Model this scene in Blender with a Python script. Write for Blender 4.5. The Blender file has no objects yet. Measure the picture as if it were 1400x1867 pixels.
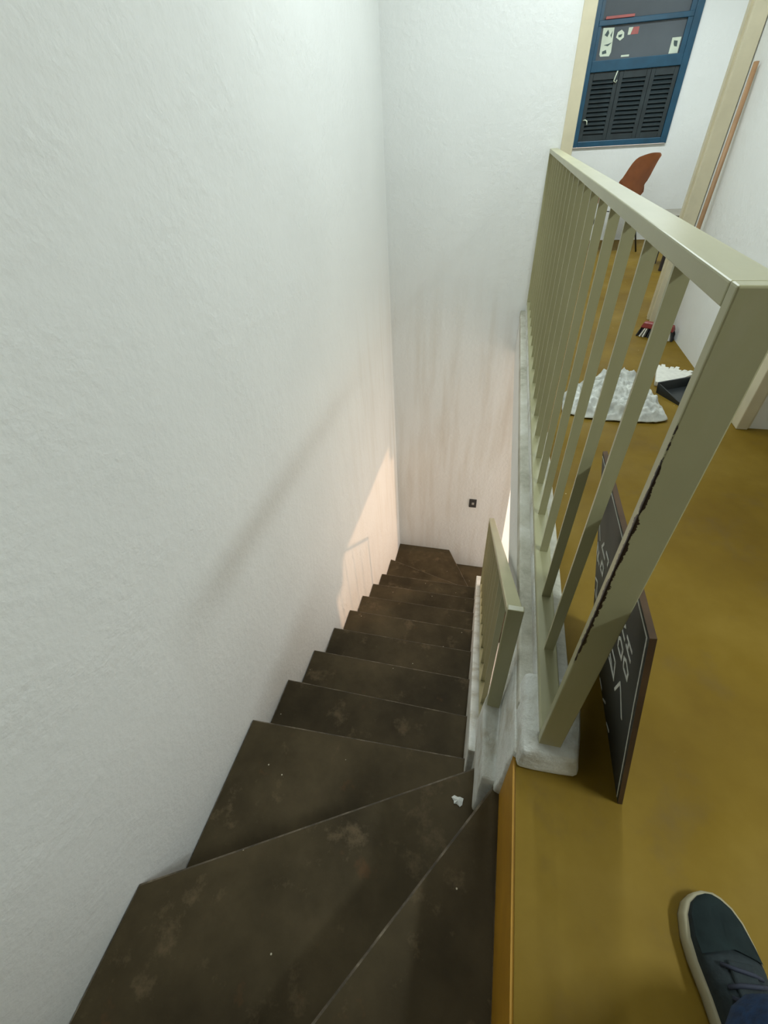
import bpy, bmesh, math, random
from mathutils import Vector, Matrix, noise

random.seed(7)
SC = bpy.context.scene
COL = SC.collection

# ------------------------------------------------------------------ camera
cam_d = bpy.data.cameras.new('camera')
cam = bpy.data.objects.new('camera', cam_d)
COL.objects.link(cam)
RX = Vector((0.97241, 0.22774, -0.0506))
UP = Vector((-0.11183, 0.64538, 0.75563))
FW = Vector((-0.20474, 0.72912, -0.65304))
m3 = Matrix((RX, UP, -FW)).transposed()
cam.matrix_world = Matrix.Translation((-0.18575, -0.44278, 1.1097)) @ m3.to_4x4()
cam_d.sensor_fit = 'VERTICAL'
cam_d.sensor_height = 36.0
cam_d.lens = 36.0 * 793.93 / 1867.0
cam_d.shift_x = -2.5 / 1867.0
cam_d.shift_y = 1.5 / 1867.0
cam_d.clip_start = 0.02
SC.camera = cam

# ------------------------------------------------------------------ world, sun, exposure
w = bpy.data.worlds.new('World')
SC.world = w
w.use_nodes = True
bg = w.node_tree.nodes['Background']
bg.inputs['Color'].default_value = (1.0, 0.88, 0.78, 1)
bg.inputs['Strength'].default_value = 2.5
sun_d = bpy.data.lights.new('sun', 'SUN')
sun_d.energy = 1.1
sun_d.color = (1.0, 0.58, 0.33)
sun_d.angle = math.radians(1.5)
sun = bpy.data.objects.new('sun', sun_d)
COL.objects.link(sun)
sun.rotation_euler = Vector((-0.966, -0.10, -0.27)).to_track_quat('-Z', 'Y').to_euler()
sun.location = (4, 3, 2)
SC.view_settings.view_transform = 'Standard'
SC.view_settings.look = 'None'
SC.view_settings.exposure = 0.0
SC.view_settings.gamma = 1.0
SC.view_settings.use_curve_mapping = False

# energies of the ceiling lamps (used in their builder below)
HALL_LAMP = 46.0
STAIR_LAMP = 31.0
ROOM_LAMP = 48.0

# ------------------------------------------------------------------ dimensions (metres, landing floor z = 0)
L = 3.1825          # back wall
W = 1.046           # left wall x = -W
R = 0.95            # right wall
YR = 1.67           # wall facing the camera on the right
YF = 6.31           # far wall of the room behind
ZC = 2.6            # ceiling
YN = -1.6           # wall behind the camera
XE = 2.4            # right end of hall
XS2 = 1.26          # unseen side wall added to block the hall lamp; pinkish door ends here
ZL = -3.22          # lower floor
ZR = 0.128          # railing bottom rail top
RH = 0.875          # railing height above that
RW = 0.045          # railing width

# ------------------------------------------------------------------ materials
def new_mat(name):
    m = bpy.data.materials.new(name)
    m.use_nodes = True
    nt = m.node_tree
    return m, nt, nt.nodes['Principled BSDF']

def N(nt, t, **kw):
    n = nt.nodes.new(t)
    for k, v in kw.items():
        if k in n.inputs:
            n.inputs[k].default_value = v
        else:
            setattr(n, k, v)
    return n

def coords(nt, scale=(1, 1, 1)):
    tc = N(nt, 'ShaderNodeTexCoord')
    mp = N(nt, 'ShaderNodeMapping')
    mp.inputs['Scale'].default_value = scale
    nt.links.new(tc.outputs['Object'], mp.inputs['Vector'])
    return mp.outputs['Vector']

def ramp(nt, fac, stops):
    r = N(nt, 'ShaderNodeValToRGB')
    els = r.color_ramp.elements
    while len(els) < len(stops):
        els.new(0.5)
    for e, (p, c) in zip(els, stops):
        e.position = p
        e.color = c if len(c) == 4 else (*c, 1)
    nt.links.new(fac, r.inputs['Fac'])
    return r.outputs['Color']

def mixc(nt, fac, a, b):
    mx = N(nt, 'ShaderNodeMix', data_type='RGBA')
    if hasattr(fac, 'links'):
        nt.links.new(fac, mx.inputs[0])
    else:
        mx.inputs[0].default_value = fac
    for i, v in ((6, a), (7, b)):
        if hasattr(v, 'links'):
            nt.links.new(v, mx.inputs[i])
        else:
            mx.inputs[i].default_value = (*v, 1) if len(v) == 3 else v
    return mx.outputs[2]

def tex(nt, vec, scale, detail=3.0, rough=0.5):
    n = N(nt, 'ShaderNodeTexNoise', Scale=scale, Detail=detail, Roughness=rough)
    nt.links.new(vec, n.inputs['Vector'])
    return n.outputs['Fac']

def bump(nt, bsdf, height, strength=0.2, dist=0.01):
    b = N(nt, 'ShaderNodeBump', Strength=strength, Distance=dist)
    nt.links.new(height, b.inputs['Height'])
    nt.links.new(b.outputs['Normal'], bsdf.inputs['Normal'])

def simple(name, col, rough=0.5, metal=0.0, var=0.06, scale=12.0, spec=0.5, bmp=0.0):
    m, nt, b = new_mat(name)
    v = coords(nt)
    f = tex(nt, v, scale)
    a = tuple(max(0, c * (1 - var)) for c in col)
    z = tuple(min(1, c * (1 + var)) for c in col)
    nt.links.new(ramp(nt, f, [(0.3, a), (0.7, z)]), b.inputs['Base Color'])
    b.inputs['Roughness'].default_value = rough
    b.inputs['Metallic'].default_value = metal
    b.inputs['Specular IOR Level'].default_value = spec
    if bmp:
        bump(nt, b, f, bmp, 0.004)
    return m

def wall_mat(name, col, stains=False):
    m, nt, b = new_mat(name)
    v = coords(nt)
    big = tex(nt, v, 1.3, 4)
    c = ramp(nt, big, [(0.3, tuple(x * 0.96 for x in col)), (0.7, tuple(min(1, x * 1.03) for x in col))])
    if stains:
        # run-down dirt streaks left by water in the stairwell
        vs = coords(nt, (7, 7, 0.7))
        st = tex(nt, vs, 1.6, 4, 0.55)
        geo = N(nt, 'ShaderNodeNewGeometry')
        sep = N(nt, 'ShaderNodeSeparateXYZ')
        nt.links.new(geo.outputs['Position'], sep.inputs[0])
        mr = N(nt, 'ShaderNodeMapRange')
        mr.inputs['From Min'].default_value = 1.2
        mr.inputs['From Max'].default_value = 3.0
        nt.links.new(sep.outputs['Y'], mr.inputs['Value'])
        mz = N(nt, 'ShaderNodeMapRange')
        mz.inputs['From Min'].default_value = 0.5
        mz.inputs['From Max'].default_value = -0.3
        nt.links.new(sep.outputs['Z'], mz.inputs['Value'])
        s2 = ramp(nt, st, [(0.45, (0, 0, 0)), (0.72, (1, 1, 1))])
        m1 = N(nt, 'ShaderNodeMath', operation='MULTIPLY')
        nt.links.new(mr.outputs[0], m1.inputs[0])
        nt.links.new(mz.outputs[0], m1.inputs[1])
        m2 = N(nt, 'ShaderNodeMath', operation='MULTIPLY')
        nt.links.new(m1.outputs[0], m2.inputs[0])
        nt.links.new(s2, m2.inputs[1])
        m3_ = N(nt, 'ShaderNodeMath', operation='MULTIPLY')
        nt.links.new(m2.outputs[0], m3_.inputs[0])
        m3_.inputs[1].default_value = 0.28
        c = mixc(nt, m3_.outputs[0], c, (0.52, 0.44, 0.32))
    nt.links.new(c, b.inputs['Base Color'])
    b.inputs['Roughness'].default_value = 0.62
    b.inputs['Specular IOR Level'].default_value = 0.3
    fine = tex(nt, v, 34, 5, 0.6)
    mid = tex(nt, v, 7, 2)
    mul = N(nt, 'ShaderNodeMath', operation='MULTIPLY')
    nt.links.new(fine, mul.inputs[0])
    nt.links.new(mid, mul.inputs[1])
    bump(nt, b, mul.outputs[0], 0.5, 0.012)
    return m

M_WALL = wall_mat('white_plaster', (0.80, 0.81, 0.79))
M_WALLS = wall_mat('white_plaster_stained', (0.80, 0.81, 0.79), True)
M_WALLN = wall_mat('tan_low_bounce_plaster', (0.34, 0.29, 0.20))  # tone made up for the unseen near wall, to cut bounce light
M_CEIL = simple('ceiling_white', (0.8, 0.8, 0.78), 0.8)

def stair_mat():
    m, nt, b = new_mat('brown_floor_paint')
    v = coords(nt)
    c = ramp(nt, tex(nt, v, 2.4, 6, 0.6), [(0.32, (0.034, 0.025, 0.012)), (0.5, (0.062, 0.046, 0.023)), (0.7, (0.098, 0.073, 0.038))])
    # worn, scuffed patches
    wear = ramp(nt, tex(nt, v, 6.5, 8, 0.72), [(0.57, (0, 0, 0)), (0.68, (1, 1, 1))])
    mw = N(nt, 'ShaderNodeMath', operation='MULTIPLY')
    nt.links.new(wear, mw.inputs[0]); mw.inputs[1].default_value = 0.55
    c = mixc(nt, mw.outputs[0], c, (0.16, 0.115, 0.065))
    rust = ramp(nt, tex(nt, v, 9.0, 4, 0.6), [(0.66, (0, 0, 0)), (0.74, (1, 1, 1))])
    mrr = N(nt, 'ShaderNodeMath', operation='MULTIPLY')
    nt.links.new(rust, mrr.inputs[0]); mrr.inputs[1].default_value = 0.4
    c = mixc(nt, mrr.outputs[0], c, (0.13, 0.06, 0.025))
    # crumbs of white paint
    vo = N(nt, 'ShaderNodeTexVoronoi', Scale=17.0)
    nt.links.new(v, vo.inputs['Vector'])
    sp = ramp(nt, vo.outputs['Distance'], [(0.035, (1, 1, 1)), (0.055, (0, 0, 0))])
    keep = N(nt, 'ShaderNodeMath', operation='GREATER_THAN'); keep.inputs[1].default_value = 0.55
    sx = N(nt, 'ShaderNodeSeparateColor')
    nt.links.new(vo.outputs['Color'], sx.inputs[0])
    nt.links.new(sx.outputs[0], keep.inputs[0])
    mk = N(nt, 'ShaderNodeMath', operation='MULTIPLY')
    nt.links.new(sp, mk.inputs[0]); nt.links.new(keep.outputs[0], mk.inputs[1])
    c = mixc(nt, mk.outputs[0], c, (0.55, 0.5, 0.38))
    nt.links.new(c, b.inputs['Base Color'])
    b.inputs['Roughness'].default_value = 0.65
    b.inputs['Specular IOR Level'].default_value = 0.15
    bump(nt, b, tex(nt, v, 11, 6, 0.6), 0.25, 0.01)
    return m
M_STAIR = stair_mat()
def nose_mat():
    m, nt, b = new_mat('worn_step_arris')
    v = coords(nt)
    c = ramp(nt, tex(nt, v, 14, 7, 0.7), [(0.42, (0.045, 0.034, 0.02)), (0.55, (0.11, 0.085, 0.055)), (0.72, (0.26, 0.22, 0.16))])
    nt.links.new(c, b.inputs['Base Color'])
    b.inputs['Roughness'].default_value = 0.7
    return m
M_NOSE = nose_mat()

def floor_mat():
    m, nt, b = new_mat('ochre_floor_paint')
    v = coords(nt)
    c = ramp(nt, tex(nt, v, 1.7, 6, 0.6), [(0.28, (0.130, 0.074, 0.004)), (0.5, (0.180, 0.110, 0.009)), (0.72, (0.235, 0.152, 0.021))])
    dirt = ramp(nt, tex(nt, v, 5, 6, 0.65), [(0.55, (0, 0, 0)), (0.8, (1, 1, 1))])
    md = N(nt, 'ShaderNodeMath', operation='MULTIPLY')
    nt.links.new(dirt, md.inputs[0]); md.inputs[1].default_value = 0.5
    c = mixc(nt, md.outputs[0], c, (0.12, 0.082, 0.035))
    vo = N(nt, 'ShaderNodeTexVoronoi', Scale=9.0)
    nt.links.new(v, vo.inputs['Vector'])
    sp = ramp(nt, vo.outputs['Distance'], [(0.02, (1, 1, 1)), (0.03, (0, 0, 0))])
    c = mixc(nt, sp, c, (0.45, 0.36, 0.2))
    nt.links.new(c, b.inputs['Base Color'])
    nt.links.new(ramp(nt, tex(nt, v, 4, 4), [(0.3, (0.55,) * 3), (0.7, (0.75,) * 3)]), b.inputs['Roughness'])
    b.inputs['Specular IOR Level'].default_value = 0.18
    bump(nt, b, tex(nt, v, 20, 5), 0.12, 0.006)
    return m
M_FLOOR = floor_mat()
M_OCHRE_EDGE = simple('ochre_edge_paint', (0.40, 0.20, 0.008), 0.5, var=0.12)

def olive_mat(name, chips=False):
    m, nt, b = new_mat(name)
    v = coords(nt)
    c = ramp(nt, tex(nt, v, 5, 4), [(0.3, (0.365, 0.350, 0.200)), (0.7, (0.415, 0.398, 0.235))])
    smear = ramp(nt, tex(nt, coords(nt, (20, 3, 6)), 1.5, 5, 0.6), [(0.55, (0, 0, 0)), (0.75, (1, 1, 1))])
    ms = N(nt, 'ShaderNodeMath', operation='MULTIPLY')
    nt.links.new(smear, ms.inputs[0]); ms.inputs[1].default_value = 0.3
    c = mixc(nt, ms.outputs[0], c, (0.46, 0.44, 0.30))
    if chips:
        # paint knocked off along the near arris of the post
        sep = N(nt, 'ShaderNodeSeparateXYZ')
        tc = N(nt, 'ShaderNodeTexCoord')
        nt.links.new(tc.outputs['Object'], sep.inputs[0])
        nz = ramp(nt, tex(nt, coords(nt, (1, 1, 1)), 34, 6, 0.75), [(0.3, (0, 0, 0)), (0.68, (1, 1, 1))])
        zr = N(nt, 'ShaderNodeFloatCurve')
        wn = tex(nt, coords(nt, (0.001, 0.001, 1)), 5.5, 2)
        # distance from the arris x=0,y=0
        ax = N(nt, 'ShaderNodeMath', operation='ABSOLUTE'); nt.links.new(sep.outputs['X'], ax.inputs[0])
        ay = N(nt, 'ShaderNodeMath', operation='ABSOLUTE'); nt.links.new(sep.outputs['Y'], ay.inputs[0])
        ad = N(nt, 'ShaderNodeMath', operation='ADD'); nt.links.new(ax.outputs[0], ad.inputs[0]); nt.links.new(ay.outputs[0], ad.inputs[1])
        th = N(nt, 'ShaderNodeMath', operation='MULTIPLY'); nt.links.new(nz, th.inputs[0]); th.inputs[1].default_value = 0.0085
        # band along z where the arris is bare
        band = N(nt, 'ShaderNodeMapRange'); nt.links.new(sep.outputs['Z'], band.inputs['Value'])
        band.inputs['From Min'].default_value = 0.40; band.inputs['From Max'].default_value = 0.50
        band2 = N(nt, 'ShaderNodeMapRange'); nt.links.new(sep.outputs['Z'], band2.inputs['Value'])
        band2.inputs['From Min'].default_value = 0.90; band2.inputs['From Max'].default_value = 0.74
        bm_ = N(nt, 'ShaderNodeMath', operation='MULTIPLY'); nt.links.new(band.outputs[0], bm_.inputs[0]); nt.links.new(band2.outputs[0], bm_.inputs[1])
        hi = N(nt, 'ShaderNodeMath', operation='MULTIPLY_ADD'); nt.links.new(bm_.outputs[0], hi.inputs[0]); hi.inputs[1].default_value = 0.85; hi.inputs[2].default_value = 0.12
        th2 = N(nt, 'ShaderNodeMath', operation='MULTIPLY'); nt.links.new(th.outputs[0], th2.inputs[0]); nt.links.new(hi.outputs[0], th2.inputs[1])
        lt = N(nt, 'ShaderNodeMath', operation='LESS_THAN'); nt.links.new(ad.outputs[0], lt.inputs[0]); nt.links.new(th2.outputs[0], lt.inputs[1])
        c = mixc(nt, lt.outputs[0], c, (0.028, 0.016, 0.010))
    nt.links.new(c, b.inputs['Base Color'])
    b.inputs['Roughness'].default_value = 0.33
    b.inputs['Specular IOR Level'].default_value = 0.45
    bump(nt, b, tex(nt, v, 30, 3), 0.06, 0.004)
    return m
M_OLIVE = olive_mat('olive_grey_enamel')
M_OLIVE_CH = olive_mat('olive_grey_enamel_chipped', True)

def plaster_edge():
    m, nt, b = new_mat('rough_white_render')
    v = coords(nt)
    c = ramp(nt, tex(nt, v, 9, 6, 0.65), [(0.30, (0.46, 0.42, 0.33)), (0.5, (0.70, 0.71, 0.67)), (0.7, (0.78, 0.79, 0.76))])
    nt.links.new(c, b.inputs['Base Color'])
    b.inputs['Roughness'].default_value = 0.75
    bump(nt, b, tex(nt, v, 28, 6, 0.65), 0.7, 0.012)
    return m
M_RENDER = plaster_edge()

def curb_mat():
    m, nt, b = new_mat('grubby_curb_render')
    v = coords(nt)
    c = ramp(nt, tex(nt, v, 7, 7, 0.7), [(0.33, (0.34, 0.325, 0.25)), (0.5, (0.52, 0.505, 0.42)), (0.7, (0.66, 0.65, 0.58))])
    nt.links.new(c, b.inputs['Base Color'])
    b.inputs['Roughness'].default_value = 0.75
    bump(nt, b, tex(nt, v, 24, 6, 0.65), 0.6, 0.01)
    return m
M_CURB = curb_mat()
M_CREAM = simple('cream_enamel', (0.66, 0.60, 0.43), 0.4, var=0.05)
M_BLUE = simple('blue_window_enamel', (0.008, 0.062, 0.115), 0.4, var=0.15)
M_PANE = simple('grey_frosted_glass', (0.095, 0.11, 0.125), 0.18, var=0.15, scale=2.0)
M_SLAT = simple('dark_louvre_enamel', (0.020, 0.030, 0.034), 0.4, var=0.2)
M_PAPER = simple('printed_paper', (0.62, 0.68, 0.55), 0.7, var=0.1)
M_INK = simple('dark_print', (0.06, 0.09, 0.09), 0.7)
M_REDP = simple('red_print', (0.40, 0.11, 0.10), 0.6)
M_DOOR = simple('pinkish_white_door_paint', (0.70, 0.62, 0.56), 0.5, var=0.04)
M_METALD = simple('black_steel', (0.012, 0.012, 0.013), 0.4)
M_SHELL = simple('orange_brown_shell', (0.30, 0.105, 0.035), 0.38, var=0.12)
M_TABLE = simple('grey_brown_table_top', (0.20, 0.18, 0.14), 0.45, var=0.1)
M_TABLED = simple('dark_frame_and_shadow', (0.035, 0.028, 0.034), 0.5)  # table legs, and the shade painted under the front edge
M_BOARD = simple('black_painted_board', (0.022, 0.022, 0.017), 0.55, var=0.3, scale=6)
M_BEDGE = simple('raw_board_edge', (0.085, 0.045, 0.018), 0.7, var=0.3)
M_CHALK = simple('chalk_white', (0.62, 0.62, 0.57), 0.9, var=0.1, scale=60)
M_CLOTH = simple('white_crumpled_sheet', (0.52, 0.53, 0.49), 0.7, var=0.3, scale=22, bmp=0.3)
M_BRIST_W = simple('white_bristle', (0.70, 0.69, 0.62), 0.8, var=0.08, scale=40)
M_BRIST_B = simple('black_bristle', (0.02, 0.02, 0.022), 0.8)
M_PANB = simple('black_plastic', (0.022, 0.026, 0.028), 0.35)
M_RED = simple('red_plastic', (0.22, 0.022, 0.018), 0.4)
M_WOOD = simple('broomstick_wood', (0.36, 0.205, 0.10), 0.5, var=0.15, scale=8)
M_DENIM = simple('blue_denim', (0.006, 0.026, 0.075), 0.9, var=0.35, scale=90, bmp=0.4)
M_SHOE = simple('dark_teal_canvas', (0.009, 0.016, 0.018), 0.85, var=0.35, scale=70, bmp=0.4)
M_TOE = simple('dark_teal_suede', (0.020, 0.036, 0.036), 0.9, var=0.2, scale=30, bmp=0.2)
M_LACE = simple('navy_lace', (0.018, 0.022, 0.038), 0.8)
M_SHIRT = simple('grey_cotton', (0.12, 0.12, 0.13), 0.9, var=0.1)
M_SKIN = simple('skin', (0.42, 0.25, 0.17), 0.5, var=0.05)
M_HAIR = simple('dark_hair', (0.02, 0.014, 0.01), 0.6)
M_LIP = simple('lips', (0.30, 0.11, 0.09), 0.5)
M_SOLE = simple('off_white_rubber', (0.33, 0.295, 0.19), 0.6, var=0.06)
M_SWITCH = simple('dark_socket_plate', (0.045, 0.043, 0.04), 0.5)
M_SWITCHC = simple('pale_socket_centre', (0.42, 0.40, 0.36), 0.5)
M_CONC = simple('pale_outdoor_concrete', (0.80, 0.76, 0.70), 0.9, var=0.05, scale=3)
M_LAMPH = simple('white_lamp_housing', (0.8, 0.8, 0.8), 0.4)
M_SCRAP = simple('white_paper_scrap', (0.75, 0.76, 0.72), 0.8, var=0.03)

def emit_mat(name, col, s):
    m, nt, b = new_mat(name)
    b.inputs['Base Color'].default_value = (0.9, 0.9, 0.9, 1)
    b.inputs['Emission Color'].default_value = (*col, 1)
    b.inputs['Emission Strength'].default_value = s
    return m
M_TUBE = emit_mat('lit_fluorescent_tube', (0.93, 1.0, 0.95), 6.0)

# ------------------------------------------------------------------ mesh helpers
def finish(name, bm, mat, parent=None, smooth=False, bevel=0.0, seg=2):
    me = bpy.data.meshes.new(name)
    if bevel:
        bmesh.ops.bevel(bm, geom=[e for e in bm.edges], offset=bevel, segments=seg, affect='EDGES', profile=0.5)
    bmesh.ops.recalc_face_normals(bm, faces=bm.faces)
    bm.to_mesh(me)
    bm.free()
    if isinstance(mat, (list, tuple)):
        for x in mat:
            me.materials.append(x)
    else:
        me.materials.append(mat)
    if smooth:
        for p in me.polygons:
            p.use_smooth = True
    o = bpy.data.objects.new(name, me)
    COL.objects.link(o)
    if parent is not None:
        o.parent = parent
        o.matrix_parent_inverse = parent.matrix_world.inverted()
    return o

def box(bm, x0, x1, y0, y1, z0, z1):
    vs = [bm.verts.new(c) for c in ((x0, y0, z0), (x1, y0, z0), (x1, y1, z0), (x0, y1, z0), (x0, y0, z1), (x1, y0, z1), (x1, y1, z1), (x0, y1, z1))]
    for f in ((3, 2, 1, 0), (4, 5, 6, 7), (0, 1, 5, 4), (1, 2, 6, 5), (2, 3, 7, 6), (3, 0, 4, 7)):
        bm.faces.new([vs[i] for i in f])
    return vs

def prism(bm, pts, z0, z1):
    lo = [bm.verts.new((x, y, z0)) for x, y in pts]
    hi = [bm.verts.new((x, y, z1)) for x, y in pts]
    n = len(pts)
    bm.faces.new(lo[::-1])
    bm.faces.new(hi)
    for i in range(n):
        j = (i + 1) % n
        bm.faces.new((lo[i], lo[j], hi[j], hi[i]))

def hexa(bm, c):
    """eight corners: bottom loop 4, top loop 4"""
    vs = [bm.verts.new(p) for p in c]
    for f in ((3, 2, 1, 0), (4, 5, 6, 7), (0, 1, 5, 4), (1, 2, 6, 5), (2, 3, 7, 6), (3, 0, 4, 7)):
        bm.faces.new([vs[i] for i in f])

def tube(bm, pts, rad, n=10, cap=True):
    pts = [Vector(p) for p in pts]
    rads = rad if isinstance(rad, (list, tuple)) else [rad] * len(pts)
    rings = []
    for i, p in enumerate(pts):
        d = (pts[min(i + 1, len(pts) - 1)] - pts[max(i - 1, 0)]).normalized()
        a = Vector((0, 0, 1)) if abs(d.z) < 0.9 else Vector((1, 0, 0))
        s = d.cross(a).normalized()
        t = d.cross(s).normalized()
        rings.append([bm.verts.new(p + (s * math.cos(2 * math.pi * k / n) + t * math.sin(2 * math.pi * k / n)) * rads[i]) for k in range(n)])
    for a, b in zip(rings, rings[1:]):
        for k in range(n):
            bm.faces.new((a[k], a[(k + 1) % n], b[(k + 1) % n], b[k]))
    if cap:
        bm.faces.new(rings[0][::-1])
        bm.faces.new(rings[-1])
    return rings

def bxo(name, d, mat, parent=None, bevel=0.0, seg=2):
    bm = bmesh.new()
    box(bm, *d)
    return finish(name, bm, mat, parent, bevel=bevel, seg=seg)

def tag(o, label, cat, group=None, kind=None):
    o['label'] = label
    o['category'] = cat
    if group:
        o['group'] = group
    if kind:
        o['kind'] = kind
    return o

def struct(o, label, cat):
    o['kind'] = 'structure'
    o['label'] = label
    o['category'] = cat
    return o

def empty(name, loc, label=None, cat=None, group=None):
    o = bpy.data.objects.new(name, None)
    o.empty_display_size = 0.1
    COL.objects.link(o)
    o.location = loc
    o.matrix_world = Matrix.Translation(loc)
    if label:
        tag(o, label, cat, group)
    return o

def boxes(name, ds, mat, parent=None):
    bm = bmesh.new()
    for d in ds:
        box(bm, *d)
    return finish(name, bm, mat, parent)

def roughen(o, cuts, amp, scale, seed=0.0, keep_z_below=None):
    """break up a box's faces so its arrises wander like hand-laid render"""
    me = o.data
    bm = bmesh.new()
    bm.from_mesh(me)
    bmesh.ops.subdivide_edges(bm, edges=bm.edges[:], cuts=cuts, use_grid_fill=True)
    bmesh.ops.remove_doubles(bm, verts=bm.verts, dist=1e-5)
    for v in bm.verts:
        n = noise.noise_vector(v.co * scale + Vector((seed, seed, seed)))
        v.co += n * amp
    bm.to_mesh(me)
    bm.free()
    for p in me.polygons:
        p.use_smooth = True

# ------------------------------------------------------------------ the shell
T = 0.15
struct(boxes('wall_left', [(-W - T, -W, YN - T, L + T, ZL - 0.1, ZC)], M_WALLS),
       'tall white textured plaster wall along the left of the stairs', 'wall')
struct(boxes('wall_back', [
    (-W, 0.085, L, L + 0.12, ZL - 0.1, ZC),          # full height left of the doorway
    (0.085, 0.115, L, L + 0.12, ZL - 0.1, -0.02),      # lower part to the bright opening
    (0.085, 0.94, L, L + 0.12, 2.12, ZC),              # above the doorway
    (0.94, R + T, L, L + 0.12, -0.25, ZC)], M_WALLS),
    'white wall at the end of the stairwell beside the doorway', 'wall')
struct(boxes('wall_right', [(R, R + T, YR, L, -0.25, ZC)], M_WALL),
       'short white wall to the right of the landing behind the leaning broom', 'wall')
struct(boxes('wall_right_lamp_block', [
    (R, XS2, YR, YR + 0.10, 2.12, ZC),
    (XS2, XS2 + 0.12, 0.02, YR + 0.10, -0.02, ZC)], M_WALL),  # unseen wall, added to keep the hall lamp off the back wall
    'white wall over the pinkish door, with an unseen side wall added to block the hall lamp', 'wall')
struct(boxes('wall_hall_end', [(XE, XE + T, YN, YR + 0.1, -0.25, ZC)], M_WALL), 'white wall closing the right end of the hall', 'wall')
struct(boxes('wall_near', [(-W - T, XE + T, YN - T, YN, ZL - 0.1, ZC)], M_WALLN), 'unseen wall behind the top of the stairs, toned tan to cut bounced light', 'wall')
struct(boxes('ceiling', [(-W - T, XE + T, YN - T, YR + 0.1, ZC, ZC + 0.1), (-W - T, R + T, YR + 0.1, L + 0.12, ZC, ZC + 0.1), (-0.9, XE + T, L + 0.12, YF + T, ZC, ZC + 0.1)], M_CEIL),
       'plain white ceiling', 'ceiling')

# landing slab, in ochre paint; L-shaped round the stairwell, plus the far room
fl = empty('floor', (0, 0, 0))
struct(fl, 'ochre painted concrete floor of the landing and the room beyond', 'floor')
bm = bmesh.new()
prism(bm, [(-0.034, YN), (XE, YN), (XE, YR + 0.1), (R + 0.1, YR + 0.1), (R + 0.1, L), (-0.02, L), (-0.02, 0.02), (-0.034, 0.02)], -0.25, 0.0)
finish('landing_slab', bm, M_FLOOR, fl)
boxes('room_slab', [(-0.9, XE + T, L + 0.12, YF + T, -0.25, -0.0005), (0.118, 0.94, L - 0.01, L + 0.13, -0.25, -0.0008)], M_FLOOR, fl)
# deep ochre painted edge of the landing above the top step
bxo('edge_band', (-0.040, -0.033, YN, 0.018, -0.30, -0.004), M_OCHRE_EDGE, fl)
# the soffit is limewashed
boxes('soffit', [(-0.02, R + 0.1, 0.03, L, -0.256, -0.2501)], M_CEIL, fl)

# fascia under the railing + curb
fa = bxo('trim_1', (-0.036, -0.019, 0.012, L + 0.001, -0.256, 0.0), M_WALL)
struct(fa, 'white plastered edge of the landing slab facing the stairs', 'trim')
cu = empty('trim_2', (0, 0, 0))
struct(cu, 'grubby white curb carrying the long railing along the landing edge', 'trim')
o = bxo('curb_ledge', (-0.037, 0.085, 0.10, L, 0.0002, 0.064), M_CURB, cu, bevel=0.006)
o2 = bxo('curb_bed', (-0.002, RW + 0.004, 0.02, L, 0.06, 0.106), M_RENDER, cu, bevel=0.004)
bm = bmesh.new()
hexa(bm, [(-0.036, -0.026, 0.0), (0.098, -0.018, 0.0), (0.112, 0.165, 0.0), (-0.036, 0.165, 0.0),
          (-0.032, -0.020, 0.082), (0.088, -0.012, 0.078), (0.098, 0.16, 0.112), (-0.032, 0.16, 0.112)])
o3 = finish('plaster_block', bm, M_RENDER, cu, bevel=0.012)
roughen(o3, 3, 0.005, 16)

# ------------------------------------------------------------------ stairs
st = empty('staircase', (-0.5, 0.2, ZL), 'dark brown painted concrete stairs winding down beside the white wall', 'stairs')
def step(pts, z, depth=0.30, nose=0.0):
    bm = bmesh.new()
    prism(bm, [(max(x, -W + 0.002), min(max(yv, YN + 0.002), L - 0.002)) for x, yv in pts], z - depth, z)
    # dense enough to let the worn arrises wander a little
    bmesh.ops.bevel(bm, geom=[e for e in bm.edges if all(abs(v.co.z - z) < 1e-4 for v in e.verts)], offset=0.006, segments=2, affect='EDGES', profile=0.5)
    bm.normal_update()
    for f in bm.faces:
        if 0.2 < abs(f.normal.z) < 0.97:
            f.material_index = 1
    return finish('step', bm, [M_STAIR, M_NOSE], st)
XS = -0.10   # right end of the straight steps (buried in the side wall)
step([(-0.036, 0.030), (-0.055, 0.026), (-W, -1.475), (-W, YN), (-0.036, YN)], -0.28)
step([(-0.040, 0.172), (-0.061, 0.172), (-W, -0.377), (-W, -1.51), (-0.04, 0.0)], -0.54, 0.32)
step([(-W, 0.236), (-0.05, 0.276), (-0.05, 0.14), (-W, -0.43)], -0.80)
Y0, RUN, Z0, RISE = 0.2362, 0.3004, -0.80, 0.20
for k in range(1, 8):
    y = Y0 + RUN * k
    step([(-W, y), (XS, y), (XS, y - RUN - 0.06), (-W, y - RUN - 0.06)], Z0 - RISE * k)
step([(-W, 2.72), (-0.10, 2.44), (-0.10, 2.26), (-W, 2.26)], -2.39)
step([(-W, L), (-0.455, L), (-0.10, 2.50), (-0.10, 2.36), (-W, 2.62)], -2.60)
step([(-0.48, L), (0.10, L), (0.10, 2.47), (-0.10, 2.42)], -2.82)
step([(0.06, L), (0.42, L), (0.42, 2.45), (0.06, 2.45)], -3.02, 0.22)

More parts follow.
